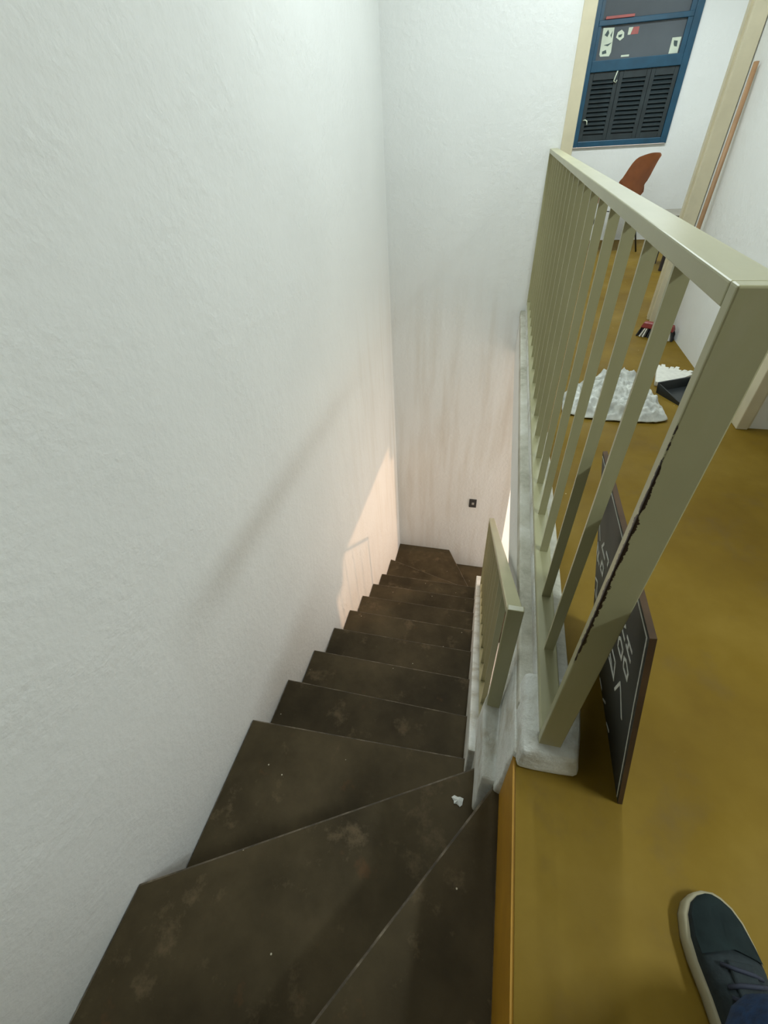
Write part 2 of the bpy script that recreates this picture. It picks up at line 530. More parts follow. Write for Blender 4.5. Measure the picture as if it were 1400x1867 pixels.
# plastered side wall that carries the lower railing
SL = 0.722
def zrail(y):
    return -0.535 - SL * (y - 0.25)
sw = empty('trim_3', (-0.08, 0.2, -0.6))
struct(sw, 'white plastered side wall of the stairs under the lower railing', 'trim')
bm = bmesh.new()
ya, yb = 0.20, 2.44
x0, x1 = -0.123, -0.036
hexa(bm, [(x0, ya, zrail(ya) - 0.55), (x1, ya, zrail(ya) - 0.55), (x1, yb, zrail(yb) - 0.7), (x0, yb, zrail(yb) - 0.7),
          (x0, ya, zrail(ya) - 0.03), (x1, ya, zrail(ya) - 0.03), (x1, yb, zrail(yb) - 0.03), (x0, yb, zrail(yb) - 0.03)])
o = finish('sloping_wall', bm, M_RENDER, sw, bevel=0.006)
bm = bmesh.new()
hexa(bm, [(-0.098, 0.022, -0.62), (-0.034, 0.018, -0.62), (-0.034, 0.40, -0.80), (-0.104, 0.40, -0.80),
          (-0.090, 0.030, -0.27), (-0.034, 0.024, -0.26), (-0.034, 0.40, -0.225), (-0.098, 0.238, -0.225)])
o = finish('plaster_shoulder', bm, M_RENDER, sw, bevel=0.008)
roughen(o, 3, 0.006, 22, 3.0)
bm = bmesh.new()
hexa(bm, [(-0.058, 0.010, -0.34), (-0.030, 0.004, -0.34), (-0.030, 0.5, -0.34), (-0.046, 0.5, -0.34),
          (-0.042, 0.004, 0.02), (-0.030, -0.004, 0.02), (-0.030, 0.5, 0.02), (-0.036, 0.5, 0.02)])
o = finish('plaster_corner', bm, M_RENDER, sw, bevel=0.004)
roughen(o, 3, 0.004, 20, 5.0)

# ------------------------------------------------------------------ railings
ra = empty('stair_railing', (0.02, L / 2, 0.106), 'long olive metal railing with flat bars along the landing edge', 'railing')
ZT = ZR + RH
bxo('top_rail', (0.0, RW, 0.0172, L, ZT - 0.021, ZT), M_OLIVE, ra, bevel=0.002)
bxo('bottom_rail', (0.0, RW, 0.0172, L - 0.017, 0.106, ZR), M_OLIVE, ra, bevel=0.003)
bxo('post', (0.0, RW + 0.001, 0.0, 0.017, 0.095, ZT + 0.0005), M_OLIVE_CH, ra, bevel=0.002)
bxo('post', (0.0, RW, L - 0.017, L, 0.1065, ZT - 0.022), M_OLIVE, ra, bevel=0.002)
ys = [0.2199, 0.3878, 0.5636, 0.7375, 0.9112, 1.0783, 1.2499]
while ys[-1] + 0.172 < L - 0.1:
    ys.append(ys[-1] + 0.1722)
bar0 = None
for i, y in enumerate(ys):
    if bar0 is None:
        bm = bmesh.new()
        box(bm, 0.014, 0.036, -0.0035, 0.0035, ZR - 0.002, ZT - 0.020)
        bar0 = finish('bar', bm, M_OLIVE, ra)
        bar0.location.y += y
        base_y = y
    else:
        b2 = bar0.copy()
        COL.objects.link(b2)
        b2.location.y = bar0.location.y + (y - base_y)

lr = empty('stair_railing', (-0.07, 1.2, -0.9), 'short sloping olive railing following the stairs down below the landing', 'railing')
LX0, LX1 = -0.090, -0.052
YA, YB = 0.226, 2.14
def ztop(y):
    return 0.246 - SL * (y - 0.23)
def slope_bar(name, x0, x1, y0, y1, f, t):
    bm = bmesh.new()
    hexa(bm, [(x0, y0, f(y0) - t), (x1, y0, f(y0) - t), (x1, y1, f(y1) - t), (x0, y1, f(y1) - t),
              (x0, y0, f(y0)), (x1, y0, f(y0)), (x1, y1, f(y1)), (x0, y1, f(y1))])
    return finish(name, bm, M_OLIVE, lr, bevel=0.003)
slope_bar('top_rail', LX0, LX1, YA + 0.0172, YB, ztop, 0.025)
slope_bar('bottom_rail', LX0, LX1, YA + 0.0172, YB, zrail, 0.025)
bxo('post', (LX0, LX1 + 0.0005, YA, YA + 0.017, -0.56, ztop(YA) + 0.0005), M_OLIVE, lr, bevel=0.002)
bxo('post', (LX0, LX1, YB - 0.017, YB, zrail(YB) + 0.001, ztop(YB) - 0.026), M_OLIVE, lr, bevel=0.002)
y = 0.46
b0 = None
while y < YB - 0.08:
    if b0 is None:
        bm = bmesh.new()
        box(bm, -0.083, -0.063, -0.0035, 0.0035, zrail(y) - 0.004, ztop(y) - 0.020)
        b0 = finish('bar', bm, M_OLIVE, lr)
        b0.location.y += y
        by = y
    else:
        b2 = b0.copy()
        COL.objects.link(b2)
        b2.location.y = b0.location.y + (y - by)
        b2.location.z = b0.location.z - SL * (y - by)
    y += 0.162

# ------------------------------------------------------------------ doorway to the far room
dr = empty('door_1', (0.5, L, 0))
struct(dr, 'open doorway with cream painted frame between landing and far room', 'doorway')
bxo('casing', (0.060, 0.130, L - 0.016, L + 0.004, 0.0, 2.19), M_CREAM, dr, bevel=0.004)
bxo('casing', (0.868, 0.944, L - 0.016, L + 0.004, 0.0, 2.19), M_CREAM, dr, bevel=0.004)
bxo('casing', (0.060, 0.944, L - 0.0165, L + 0.0045, 2.11, 2.19), M_CREAM, dr, bevel=0.004)
bxo('jamb', (0.085, 0.118, L + 0.002, L + 0.135, 0.0, 2.12), M_CREAM, dr, bevel=0.003)
bxo('jamb', (0.880, 0.942, L + 0.002, L + 0.135, 0.0, 2.12), M_CREAM, dr, bevel=0.003)
bxo('door_stop', (0.118, 0.130, L + 0.05, L + 0.075, 0.0, 2.1), M_CREAM, dr)
bxo('door_stop', (0.868, 0.880, L + 0.05, L + 0.075, 0.0, 2.1), M_CREAM, dr)

# pinkish door in the wall on the right
d2 = empty('door_2', (1.3, YR, 0))
struct(d2, 'narrow pinkish white door in a cream frame right of the landing', 'door')
bxo('casing', (0.938, 0.985, YR - 0.018, YR + 0.1, 0.0, 2.2), M_CREAM, d2, bevel=0.004)
bxo('frame_bead', (0.985, 0.998, YR - 0.004, YR + 0.1, 0.0, 2.14), M_CREAM, d2, bevel=0.002)
bxo('casing', (0.938, XS2, YR - 0.0185, YR + 0.1005, 2.12, 2.2), M_CREAM, d2, bevel=0.004)
dl = bxo('door_leaf', (0.998, XS2 - 0.002, YR + 0.012, YR + 0.05, 0.006, 2.12), M_DOOR, d2, bevel=0.002)
bm = bmesh.new(); tube(bm, [(1.215, YR + 0.012, 1.0), (1.215, YR - 0.03, 1.0), (1.14, YR - 0.04, 1.0)], 0.009)
finish('handle', bm, M_METALD, dl, smooth=True)

# ------------------------------------------------------------------ the far room
struct(boxes('wall_far', [
    (-0.9, 0.33, YF, YF + T, -0.2, ZC), (1.36, XE + T, YF, YF + T, -0.2, ZC),
    (0.33, 1.36, YF, YF + T, -0.2, 0.90), (0.33, 1.36, YF, YF + T, 2.2, ZC)], M_WALL),
    'white wall of the far room around the blue window', 'wall')
struct(boxes('wall_room_left', [(-0.9 - T, -0.9, L + 0.12, YF + T, -0.25, ZC)], M_WALL), 'white left wall of the far room', 'wall')
struct(boxes('wall_room_right', [(XE, XE + T, L + 0.12, YF + T, -0.25, ZC)], M_WALL), 'white right wall of the far room', 'wall')
struct(boxes('wall_room_front', [(-0.9, -0.1, L + 0.12, L + 0.16, -0.25, ZC), (R + 0.1, XE, L + 0.06, L + 0.12, -0.25, ZC)], M_WALL), 'white wall of the far room either side of its doorway', 'wall')

wi = empty('window_1', (0.85, YF, 0.905))
struct(wi, 'blue framed window with grey glass above dark louvred shutters', 'window')
WX0, WX1, WZ0, WZ1 = 0.335, 1.355, 0.905, 2.2
yf0, yf1 = YF - 0.03, YF + 0.05
for d in ((WX0, WX0 + 0.11, WZ0, WZ1), (WX1 - 0.065, WX1, WZ0, WZ1)):
    bxo('frame_stile', (d[0], d[1], yf0, yf1, d[2], d[3]), M_BLUE, wi, bevel=0.004)
bxo('frame_rail', (WX0 + 0.11, WX1 - 0.065, yf0, yf1, WZ0, WZ0 + 0.05), M_BLUE, wi, bevel=0.004)
bxo('frame_rail', (WX0 + 0.11, WX1 - 0.065, yf0, yf1, 1.50, 1.585), M_BLUE, wi, bevel=0.004)
bxo('frame_rail', (WX0 + 0.11, WX1 - 0.065, yf0 + 0.005, yf1, 1.825, 1.865), M_BLUE, wi, bevel=0.004)
bxo('frame_rail', (WX0 + 0.11, WX1 - 0.065, yf0, yf1, WZ1 - 0.06, WZ1), M_BLUE, wi, bevel=0.004)
# inner edge strips of the upper sash
bxo('sash_stile', (0.446, 0.474, yf0 + 0.01, yf1, 1.585, WZ1 - 0.06), M_BLUE, wi)
bxo('sash_stile', (1.245, 1.289, yf0 + 0.01, yf1, 1.585, WZ1 - 0.06), M_BLUE, wi)
bxo('pane', (0.474, 1.245, YF + 0.005, YF + 0.012, 1.865, WZ1 - 0.06), M_PANE, wi)
bxo('pane', (0.474, 1.245, YF + 0.005, YF + 0.012, 1.585, 1.825), M_PANE, wi)
bxo('backing', (WX0 + 0.1, WX1 - 0.06, YF + 0.04, YF + 0.046, WZ0 + 0.04, 1.51), M_SLAT, wi)
# louvred shutters
edges = [0.445, 0.735, 1.035, 1.29]
slat = {}
for i in range(3):
    a, c = edges[i], edges[i + 1]
    sh = empty('shutter', ((a + c) / 2, YF, WZ0 + 0.05))
    sh.parent = wi
    sh.matrix_parent_inverse = wi.matrix_world.inverted()
    bm = bmesh.new()
    box(bm, a + 0.001, a + 0.04, YF - 0.012, YF + 0.02, WZ0 + 0.05, 1.50)
    box(bm, c - 0.04, c - 0.001, YF - 0.012, YF + 0.02, WZ0 + 0.05, 1.50)
    box(bm, a + 0.04, c - 0.04, YF - 0.012, YF + 0.02, WZ0 + 0.05, WZ0 + 0.10)
    box(bm, a + 0.04, c - 0.04, YF - 0.012, YF + 0.02, 1.44, 1.50)
    finish('shutter_frame', bm, M_SLAT, sh, bevel=0.002, seg=1)
    z = WZ0 + 0.115
    s0 = None
    while z < 1.435:
        if s0 is None:
            bm = bmesh.new()
            x0, x1 = a + 0.04, c - 0.04
            yb = YF
            hexa(bm, [(x0, yb - 0.012, z - 0.004), (x1, yb - 0.012, z - 0.004), (x1, yb + 0.014, z + 0.026), (x0, yb + 0.014, z + 0.026),
                      (x0, yb - 0.012, z + 0.004), (x1, yb - 0.012, z + 0.004), (x1, yb + 0.014, z + 0.034), (x0, yb + 0.014, z + 0.034)])
            s0 = finish('slat', bm, M_SLAT, sh)
            zb = z
        else:
            s2 = s0.copy()
            COL.objects.link(s2)
            s2.location.z = s0.location.z + (z - zb)
        z += 0.036
# stickers on the glass
def sticker(name, pts, mat, y, label=None):
    bm = bmesh.new()
    a = [bm.verts.new((px, y, pz)) for px, pz in pts]
    b = [bm.verts.new((px, y + 0.0015, pz)) for px, pz in pts]
    bm.faces.new(a)
    bm.faces.new(b[::-1])
    n = len(pts)
    for i in range(n):
        bm.faces.new((a[i], a[(i + 1) % n], b[(i + 1) % n], b[i]))
    o = finish(name, bm, mat, wi)
    if label:
        o['label'] = label
    return o
ys_ = YF + 0.003
sticker('sticker', [(0.497, 1.815), (0.60, 1.81), (0.612, 1.64), (0.60, 1.612), (0.515, 1.615), (0.505, 1.63)], M_PAPER, ys_, 'tall pale green sticker on the glass')
sticker('sticker', [(0.632, 1.74), (0.64, 1.775), (0.672, 1.79), (0.70, 1.77), (0.705, 1.735), (0.675, 1.715)], M_PAPER, ys_, 'small round pale sticker')
sticker('sticker', [(0.735, 1.80), (0.775, 1.80), (0.76, 1.75), (0.735, 1.75)], M_PAPER, ys_)
sticker('sticker', [(0.776, 1.80), (0.83, 1.80), (0.83, 1.75), (0.762, 1.75)], M_REDP, ys_, 'red and white sticker')
sticker('sticker', [(1.155, 1.70), (1.235, 1.70), (1.235, 1.59), (1.155, 1.59)], M_PAPER, ys_, 'pale green printed sticker')
sticker('sticker', [(0.715, 1.612), (0.79, 1.612), (0.79, 1.598), (0.715, 1.598)], M_PAPER, ys_)
yp = YF + 0.0012
for pts in ([(0.52, 1.765), (0.545, 1.80), (0.56, 1.775), (0.55, 1.75)], [(0.53, 1.695), (0.57, 1.70), (0.605, 1.71), (0.57, 1.685)],
            [(0.525, 1.65), (0.56, 1.66), (0.57, 1.635), (0.53, 1.63)], [(0.575, 1.76), (0.59, 1.79), (0.588, 1.74)],
            [(0.65, 1.755), (0.685, 1.76), (0.68, 1.74), (0.655, 1.738)],
            [(1.175, 1.68), (1.21, 1.675), (1.215, 1.635), (1.19, 1.64), (1.18, 1.655)]):
    sticker('print_mark', pts, M_INK, yp)
# reddish bar on the ledge behind the upper glass and the little hook / cord
bxo('ledge_bar', (0.50, 0.76, YF - 0.034, YF - 0.012, 1.866, 1.886), M_REDP, wi, bevel=0.003)
bm = bmesh.new(); tube(bm, [(0.712, YF - 0.02, 1.50), (0.70, YF - 0.025, 1.46), (0.692, YF - 0.025, 1.425), (0.715, YF - 0.025, 1.41), (0.722, YF - 0.022, 1.43)], 0.006, 6)
finish('pull_cord', bm, M_PAPER, wi, smooth=True)
bm = bmesh.new(); tube(bm, [(0.46, YF - 0.015, 1.13), (0.48, YF - 0.03, 1.135), (0.50, YF - 0.03, 1.125), (0.505, YF - 0.03, 1.095)], 0.006, 6)
finish('latch', bm, M_PAPER, wi, smooth=True)

# ------------------------------------------------------------------ shell chair in the far room
ch = empty('shell_chair', (0.93, 5.72, 0.0), 'orange brown moulded shell chair with black legs in the far room', 'chair')
def chair():
    bm = bmesh.new()
    prof = [(0.300, 0.845), (0.272, 0.842), (0.242, 0.80), (0.212, 0.72), (0.186, 0.62), (0.158, 0.53), (0.115, 0.47), (0.04, 0.45), (-0.08, 0.452), (-0.16, 0.455), (-0.20, 0.44)]
    wid = [0.10, 0.15, 0.185, 0.205, 0.215, 0.22, 0.225, 0.23, 0.225, 0.21, 0.19]
    crv = [0.02, 0.03, 0.045, 0.06, 0.075, 0.085, 0.07, 0.05, 0.035, 0.025, 0.01]
    rows = []
    NU = 12
    for (x, z), ww, cv in zip(prof, wid, crv):
        row = []
        for i in range(NU + 1):
            u = -1 + 2 * i / NU
            back = z > 0.5
            dx = -cv * u * u if back else 0
            dz = 0 if z > 0.6 else cv * u * u
            row.append(bm.verts.new((x + dx, u * ww, z + dz - (0.02 * u ** 4 if z > 0.8 else 0))))
        rows.append(row)
    for a, b in zip(rows, rows[1:]):
        for i in range(NU):
            bm.faces.new((a[i], a[i + 1], b[i + 1], b[i]))
    g = bmesh.ops.solidify(bm, geom=bm.faces[:], thickness=0.008)
    o = finish('shell', bm, M_SHELL, None, smooth=True)
    o.parent = ch
    sb = o.modifiers.new('sub', 'SUBSURF'); sb.levels = 1; sb.render_levels = 1
    for sx, sy in ((1, 1), (1, -1), (-1, 1), (-1, -1)):
        bm = bmesh.new()
        tube(bm, [(0.10 * sx, 0.13 * sy, 0.445), (0.20 * sx, 0.225 * sy, 0.0)], [0.009, 0.008], 8)
        o = finish('leg', bm, M_METALD, None, smooth=True)
        o.parent = ch
    bm = bmesh.new()
    for a, b in (((0.12, 0.15, 0.36), (-0.12, -0.15, 0.36)), ((0.12, -0.15, 0.36), (-0.12, 0.15, 0.36))):
        tube(bm, [a, b], 0.005, 6)
    o = finish('brace', bm, M_METALD, None, smooth=True)
    o.parent = ch
chair()
ch.rotation_euler = (0, 0, math.radians(24))

# low table
tb = empty('low_table', (1.55, 4.88, 0), 'low table with grey brown top behind the right door jamb', 'table')
bxo('table_top', (1.20, 1.95, 4.66, 5.08, 0.425, 0.45), M_TABLE, tb, bevel=0.003)
bxo('shadow_apron', (1.24, 1.91, 4.69, 5.05, 0.35, 0.425), M_TABLED, tb)  # dark strip standing in for the shadow of the front edge
for xx in (1.25, 1.87):
    for yy in (4.70, 5.01):
        bxo('leg', (xx, xx + 0.035, yy, yy + 0.035, 0.0, 0.36), M_TABLED, tb)

# ------------------------------------------------------------------ things on the landing
# painted price board leaning against the railing
O0 = Vector((0.178, -0.05, 0.0))
TV = (Vector((0.055, -0.05, 0.59)) - O0).normalized()
SV = Vector((0, 1, 0))
NV = TV.cross(SV).normalized()
if NV.x > 0:
    NV = -NV           # faces the railing
bd = empty('chalk_board', O0, 'black board with white hand-painted figures leaning on the long railing', 'board')
BH, BL, BT = 0.602, 0.457, 0.009
def bpt(s, t, d):
    return O0 + SV * s + TV * t + NV * d
bm = bmesh.new()
hexa(bm, [bpt(0, 0, -BT), bpt(BL, 0, -BT), bpt(BL, 0, 0), bpt(0, 0, 0), bpt(0, BH, -BT), bpt(BL, BH, -BT), bpt(BL, BH, 0), bpt(0, BH, 0)])
bmesh.ops.recalc_face_normals(bm, faces=bm.faces)
for f in bm.faces:
    f.material_index = 0 if abs(f.normal.dot(NV)) > 0.9 else 1
finish('panel', bm, [M_BOARD, M_BEDGE], bd)
def stroke(pts, wd=0.0045, name='painted_figure'):
    bm = bmesh.new()
    for (s0, t0), (s1, t1) in zip(pts, pts[1:]):
        d = Vector((s1 - s0, t1 - t0))
        if d.length < 1e-5:
            continue
        d.normalize()
        n = Vector((-d.y, d.x)) * wd
        e = d * wd * 0.6
        q = [(s0 - e.x + n.x, t0 - e.y + n.y), (s1 + e.x + n.x, t1 + e.y + n.y), (s1 + e.x - n.x, t1 + e.y - n.y), (s0 - e.x - n.x, t0 - e.y - n.y)]
        hexa(bm, [bpt(a, b, 0.0002) for a, b in q] + [bpt(a, b, 0.0012) for a, b in q])
    return finish(name, bm, M_CHALK, bd)
STROKES = [
    [(0.133, 0.232), (0.101, 0.313), (0.089, 0.3), (0.062, 0.256)],
    [(0.148, 0.39), (0.148, 0.361), (0.115, 0.371), (0.112, 0.404), (0.136, 0.404), (0.148, 0.39)],
    [(0.099, 0.401), (0.094, 0.377), (0.065, 0.387), (0.063, 0.41), (0.083, 0.415), (0.099, 0.401)],
    [(0.208, 0.284), (0.154, 0.297), (0.151, 0.239), (0.21, 0.25)], [(0.151, 0.239), (0.209, 0.226)],
    [(0.177, 0.359), (0.163, 0.37)], [(0.115, 0.47), (0.145, 0.438), (0.142, 0.436), (0.111, 0.438)],
    [(0.097, 0.466), (0.061, 0.476)], [(0.096, 0.442), (0.062, 0.448)], [(0.085, 0.452), (0.083, 0.469)],
    [(0.285, 0.01), (0.254, 0.014)], [(0.228, 0.012), (0.201, 0.047)], [(0.167, 0.012), (0.14, 0.032)],
    [(0.432, 0.416), (0.413, 0.388)],
    [(0.44, 0.352), (0.448, 0.311), (0.432, 0.302), (0.426, 0.336), (0.44, 0.352)],
    [(0.362, 0.426), (0.386, 0.393), (0.343, 0.399)], [(0.33, 0.431), (0.3, 0.436), (0.307, 0.415)],
    [(0.417, 0.345), (0.427, 0.312), (0.406, 0.313)],
    [(0.373, 0.359), (0.388, 0.321), (0.354, 0.332), (0.348, 0.364), (0.373, 0.359)],
    [(0.445, 0.222), (0.415, 0.241), (0.415, 0.171), (0.445, 0.175)]]
for s in STROKES:
    stroke(s, 0.0034 if len(s) > 2 else 0.003)
stroke([(0.010, 0.012), (0.009, 0.20), (0.010, 0.40), (0.008, 0.592)], 0.0016, 'border_line')
stroke([(0.008, 0.592), (BL - 0.008, 0.594)], 0.0016, 'border_line')

# crumpled white sheet
bm = bmesh.new()
NX, NY = 40, 40
outline = [(0.175, 1.70), (0.28, 1.655), (0.44, 1.645), (0.60, 1.655), (0.655, 1.685), (0.66, 1.80), (0.63, 2.00), (0.60, 2.15), (0.54, 2.195), (0.42, 2.185), (0.36, 2.10), (0.26, 2.02), (0.19, 1.90)]
cx, cy = 0.43, 1.90
def rad(th):
    best = None
    n = len(outline)
    d = Vector((math.cos(th), math.sin(th)))
    for i in range(n):
        a = Vector(outline[i]) - Vector((cx, cy)); b = Vector(outline[(i + 1) % n]) - Vector((cx, cy))
        e = b - a
        den = d.x * e.y - d.y * e.x
        if abs(den) < 1e-9:
            continue
        t = (a.x * e.y - a.y * e.x) / den
        s = (a.x * d.y - a.y * d.x) / den
        if t > 0 and -1e-6 <= s <= 1 + 1e-6:
            best = t if best is None else max(best, t)
    return best or 0.2
NR, NT = 44, 150
c0 = bm.verts.new((cx, cy, 0.05))
rings = []
for i in range(1, NR + 1):
    f = i / NR
    ring = []
    for k in range(NT):
        th = 2 * math.pi * k / NT
        r_ = rad(th) * f * (1 + 0.03 * noise.noise(Vector((math.cos(th) * 4, math.sin(th) * 4, 1.7))))
        x, yv = cx + r_ * math.cos(th), cy + r_ * math.sin(th)
        p = Vector((x * 9, yv * 9, 0.3))
        fold = (0.5 - abs(noise.noise(p))) * 0.07 + (0.5 - abs(noise.noise(p * 2.6 + Vector((3, 1, 2))))) * 0.055 + (0.4 - abs(noise.noise(p * 5.5))) * 0.022
        z = 0.004 + fold * min(1, (1 - f) * 5 + 0.15) + 0.02 * (1 - f * f)
        ring.append(bm.verts.new((x, yv, max(0.003, z))))
    rings.append(ring)
for k in range(NT):
    bm.faces.new((c0, rings[0][k], rings[0][(k + 1) % NT]))
for a, b in zip(rings, rings[1:]):
    for k in range(NT):
        bm.faces.new((a[k], b[k], b[(k + 1) % NT], a[(k + 1) % NT]))
ex = bmesh.ops.extrude_face_region(bm, geom=bm.faces[:])
for v in [e for e in ex['geom'] if isinstance(e, bmesh.types.BMVert)]:
    v.co.z -= 0.0025
cl = finish('crumpled_sheet', bm, M_CLOTH, None, smooth=True)
tag(cl, 'crumpled white sheet lying on the ochre floor behind the railing', 'sheet')

# white fan-shaped brush
fb = empty('hand_brush', (0.775, 2.2, 0), 'white fan-shaped bristle brush lying beside the crumpled sheet', 'brush')
bm = bmesh.new()
apex = Vector((0.700, 2.065))
A0, A1 = math.radians(82), math.radians(40)
pts = []
nb = 9
for i in range(nb):
    a = A0 + (A1 - A0) * i / (nb - 1)
    a2 = A0 + (A1 - A0) * (i + 0.72) / (nb - 1)
    rr = 0.26 + 0.02 * math.sin(i * 2.1)
    pts.append((apex.x + rr * math.cos(a), apex.y + rr * math.sin(a)))
    pts.append((apex.x + rr * math.cos(a2), apex.y + rr * math.sin(a2)))
    am = A0 + (A1 - A0) * (i + 0.86) / (nb - 1)
    pts.append((apex.x + (rr - 0.03) * math.cos(am), apex.y + (rr - 0.03) * math.sin(am)))
pts = [(apex.x - 0.02, apex.y + 0.02)] + pts + [(apex.x + 0.03, apex.y - 0.008)]
pts = pts[::-1]
prism(bm, pts, 0.004, 0.026)
finish('bristles', bm, M_BRIST_W, fb)
bm = bmesh.new()
tube(bm, [(0.728, 2.092, 0.016), (0.712, 2.075, 0.016), (0.70, 2.062, 0.015), (0.69, 2.05, 0.014)], [0.012, 0.014, 0.012, 0.009], 10)
finish('handle', bm, M_WOOD, fb, smooth=True)

# black dustpan
dp = empty('dustpan', (0.82, 2.0, 0), 'black plastic dustpan on the floor between brush and railing post', 'dustpan')
th = math.radians(28)
def dpt(a, b, z):
    return (0.80 + a * math.cos(th) - b * math.sin(th), 1.965 + a * math.sin(th) + b * math.cos(th), z)
bm = bmesh.new()
hexa(bm, [dpt(-0.09, -0.11, 0.0), dpt(0.11, -0.11, 0.0), dpt(0.11, 0.085, 0.004), dpt(-0.09, 0.085, 0.004), dpt(-0.09, -0.11, 0.004), dpt(0.11, -0.11, 0.004), dpt(0.11, 0.085, 0.010), dpt(-0.09, 0.085, 0.010)])
finish('tray', bm, M_PANB, dp)
bm = bmesh.new()
hexa(bm, [dpt(-0.094, 0.083, 0.0), dpt(0.114, 0.083, 0.0), dpt(0.114, 0.093, 0.0), dpt(-0.094, 0.093, 0.0), dpt(-0.094, 0.095, 0.055), dpt(0.114, 0.095, 0.055), dpt(0.114, 0.103, 0.055), dpt(-0.094, 0.103, 0.055)])
finish('back_lip', bm, M_PANB, dp)
for sx in (-0.094, 0.108):
    bm = bmesh.new()
    hexa(bm, [dpt(sx, -0.10, 0.0), dpt(sx + 0.006, -0.10, 0.0), dpt(sx + 0.006, 0.09, 0.0), dpt(sx, 0.09, 0.0), dpt(sx, -0.10, 0.008), dpt(sx + 0.006, -0.10, 0.008), dpt(sx + 0.006, 0.095, 0.05), dpt(sx, 0.095, 0.05)])
    finish('side_lip', bm, M_PANB, dp)
bm = bmesh.new()
tube(bm, [dpt(0.110, 0.03, 0.025), dpt(0.128, 0.03, 0.032), dpt(0.142, 0.03, 0.03)], [0.010, 0.010, 0.011], 8)
finish('handle', bm, M_PANB, dp, smooth=True)

# broom leaning in the corner
br = empty('broom', (0.85, 2.86, 0), 'wooden broom with red head leaning against the right wall', 'broom')
def brp(a, b, z):
    t_ = math.radians(-28)
    a, b = a * 1.18, b * 1.15
    return (0.842 + a * math.cos(t_) - b * math.sin(t_), 2.86 + a * math.sin(t_) + b * math.cos(t_), z)
bm = bmesh.new()
hexa(bm, [brp(-0.085, -0.028, 0.055), brp(0.085, -0.028, 0.055), brp(0.085, 0.028, 0.055), brp(-0.085, 0.028, 0.055),
          brp(-0.075, -0.020, 0.088), brp(0.075, -0.020, 0.088), brp(0.075, 0.020, 0.088), brp(-0.075, 0.020, 0.088)])
hd = finish('head', bm, M_RED, br, bevel=0.005)
rngb = random.Random(5)
bmB, bmW = bmesh.new(), bmesh.new()
for i in range(17):
    for j in range(4):
        a = -0.078 + 0.156 * i / 16
        b = -0.021 + 0.042 * j / 3
        sp = 1.18
        f = bmW if (i % 6 in (2, 3)) else bmB
        tube(f, [brp(a, b, 0.056), brp(a * sp + rngb.uniform(-.004, .004), b * 1.5 + rngb.uniform(-.005, .005), 0.002)], [0.0045, 0.0065], 5)
finish('dark_bristles', bmB, M_BRIST_B, br)['kind'] = 'stuff'
finish('pale_bristles', bmW, M_BRIST_W, br)['kind'] = 'stuff'
bm = bmesh.new()
tube(bm, [(0.858, 2.865, 0.075), (0.900, 2.95, 0.60), (0.928, 3.045, 1.30)], 0.0125, 12)
finish('stick', bm, M_WOOD, br, smooth=True)

# scrap of paper on the step
bm = bmesh.new()
cxp, cyp = -0.142, 0.040
pp = []
for i in range(11):
    a = 2 * math.pi * i / 11
    r_ = (0.016, 0.021, 0.014, 0.012, 0.019, 0.022, 0.013, 0.017, 0.011, 0.02, 0.018)[i]
    pp.append((cxp + r_ * math.cos(a), cyp + r_ * math.sin(a) * 0.9))
lo = [bm.verts.new((x, yv, -0.5395 + 0.006 * random.random())) for x, yv in pp]
hi = [bm.verts.new((v.co.x, v.co.y, v.co.z + 0.002)) for v in lo]
cb, ct = bm.verts.new((cxp, cyp, -0.537)), bm.verts.new((cxp, cyp, -0.530))
for i in range(11):
    j = (i + 1) % 11
    bm.faces.new((cb, lo[j], lo[i])); bm.faces.new((ct, hi[i], hi[j])); bm.faces.new((lo[i], lo[j], hi[j], hi[i]))
tag(finish('paper_scrap', bm, M_SCRAP), 'torn scrap of white paper on a brown winding step', 'paper')

# dark wall socket at the foot of the stairs
sk = empty('wall_socket', (-0.24, L, -1.857), 'small dark square socket plate on the lower back wall', 'socket')
bxo('plate', (-0.278, -0.204, L - 0.010, L, -1.912, -1.805), M_SWITCH, sk, bevel=0.003)
bxo('socket_centre', (-0.252, -0.228, L - 0.014, L - 0.008, -1.872, -1.845), M_SWITCHC, sk, bevel=0.002)

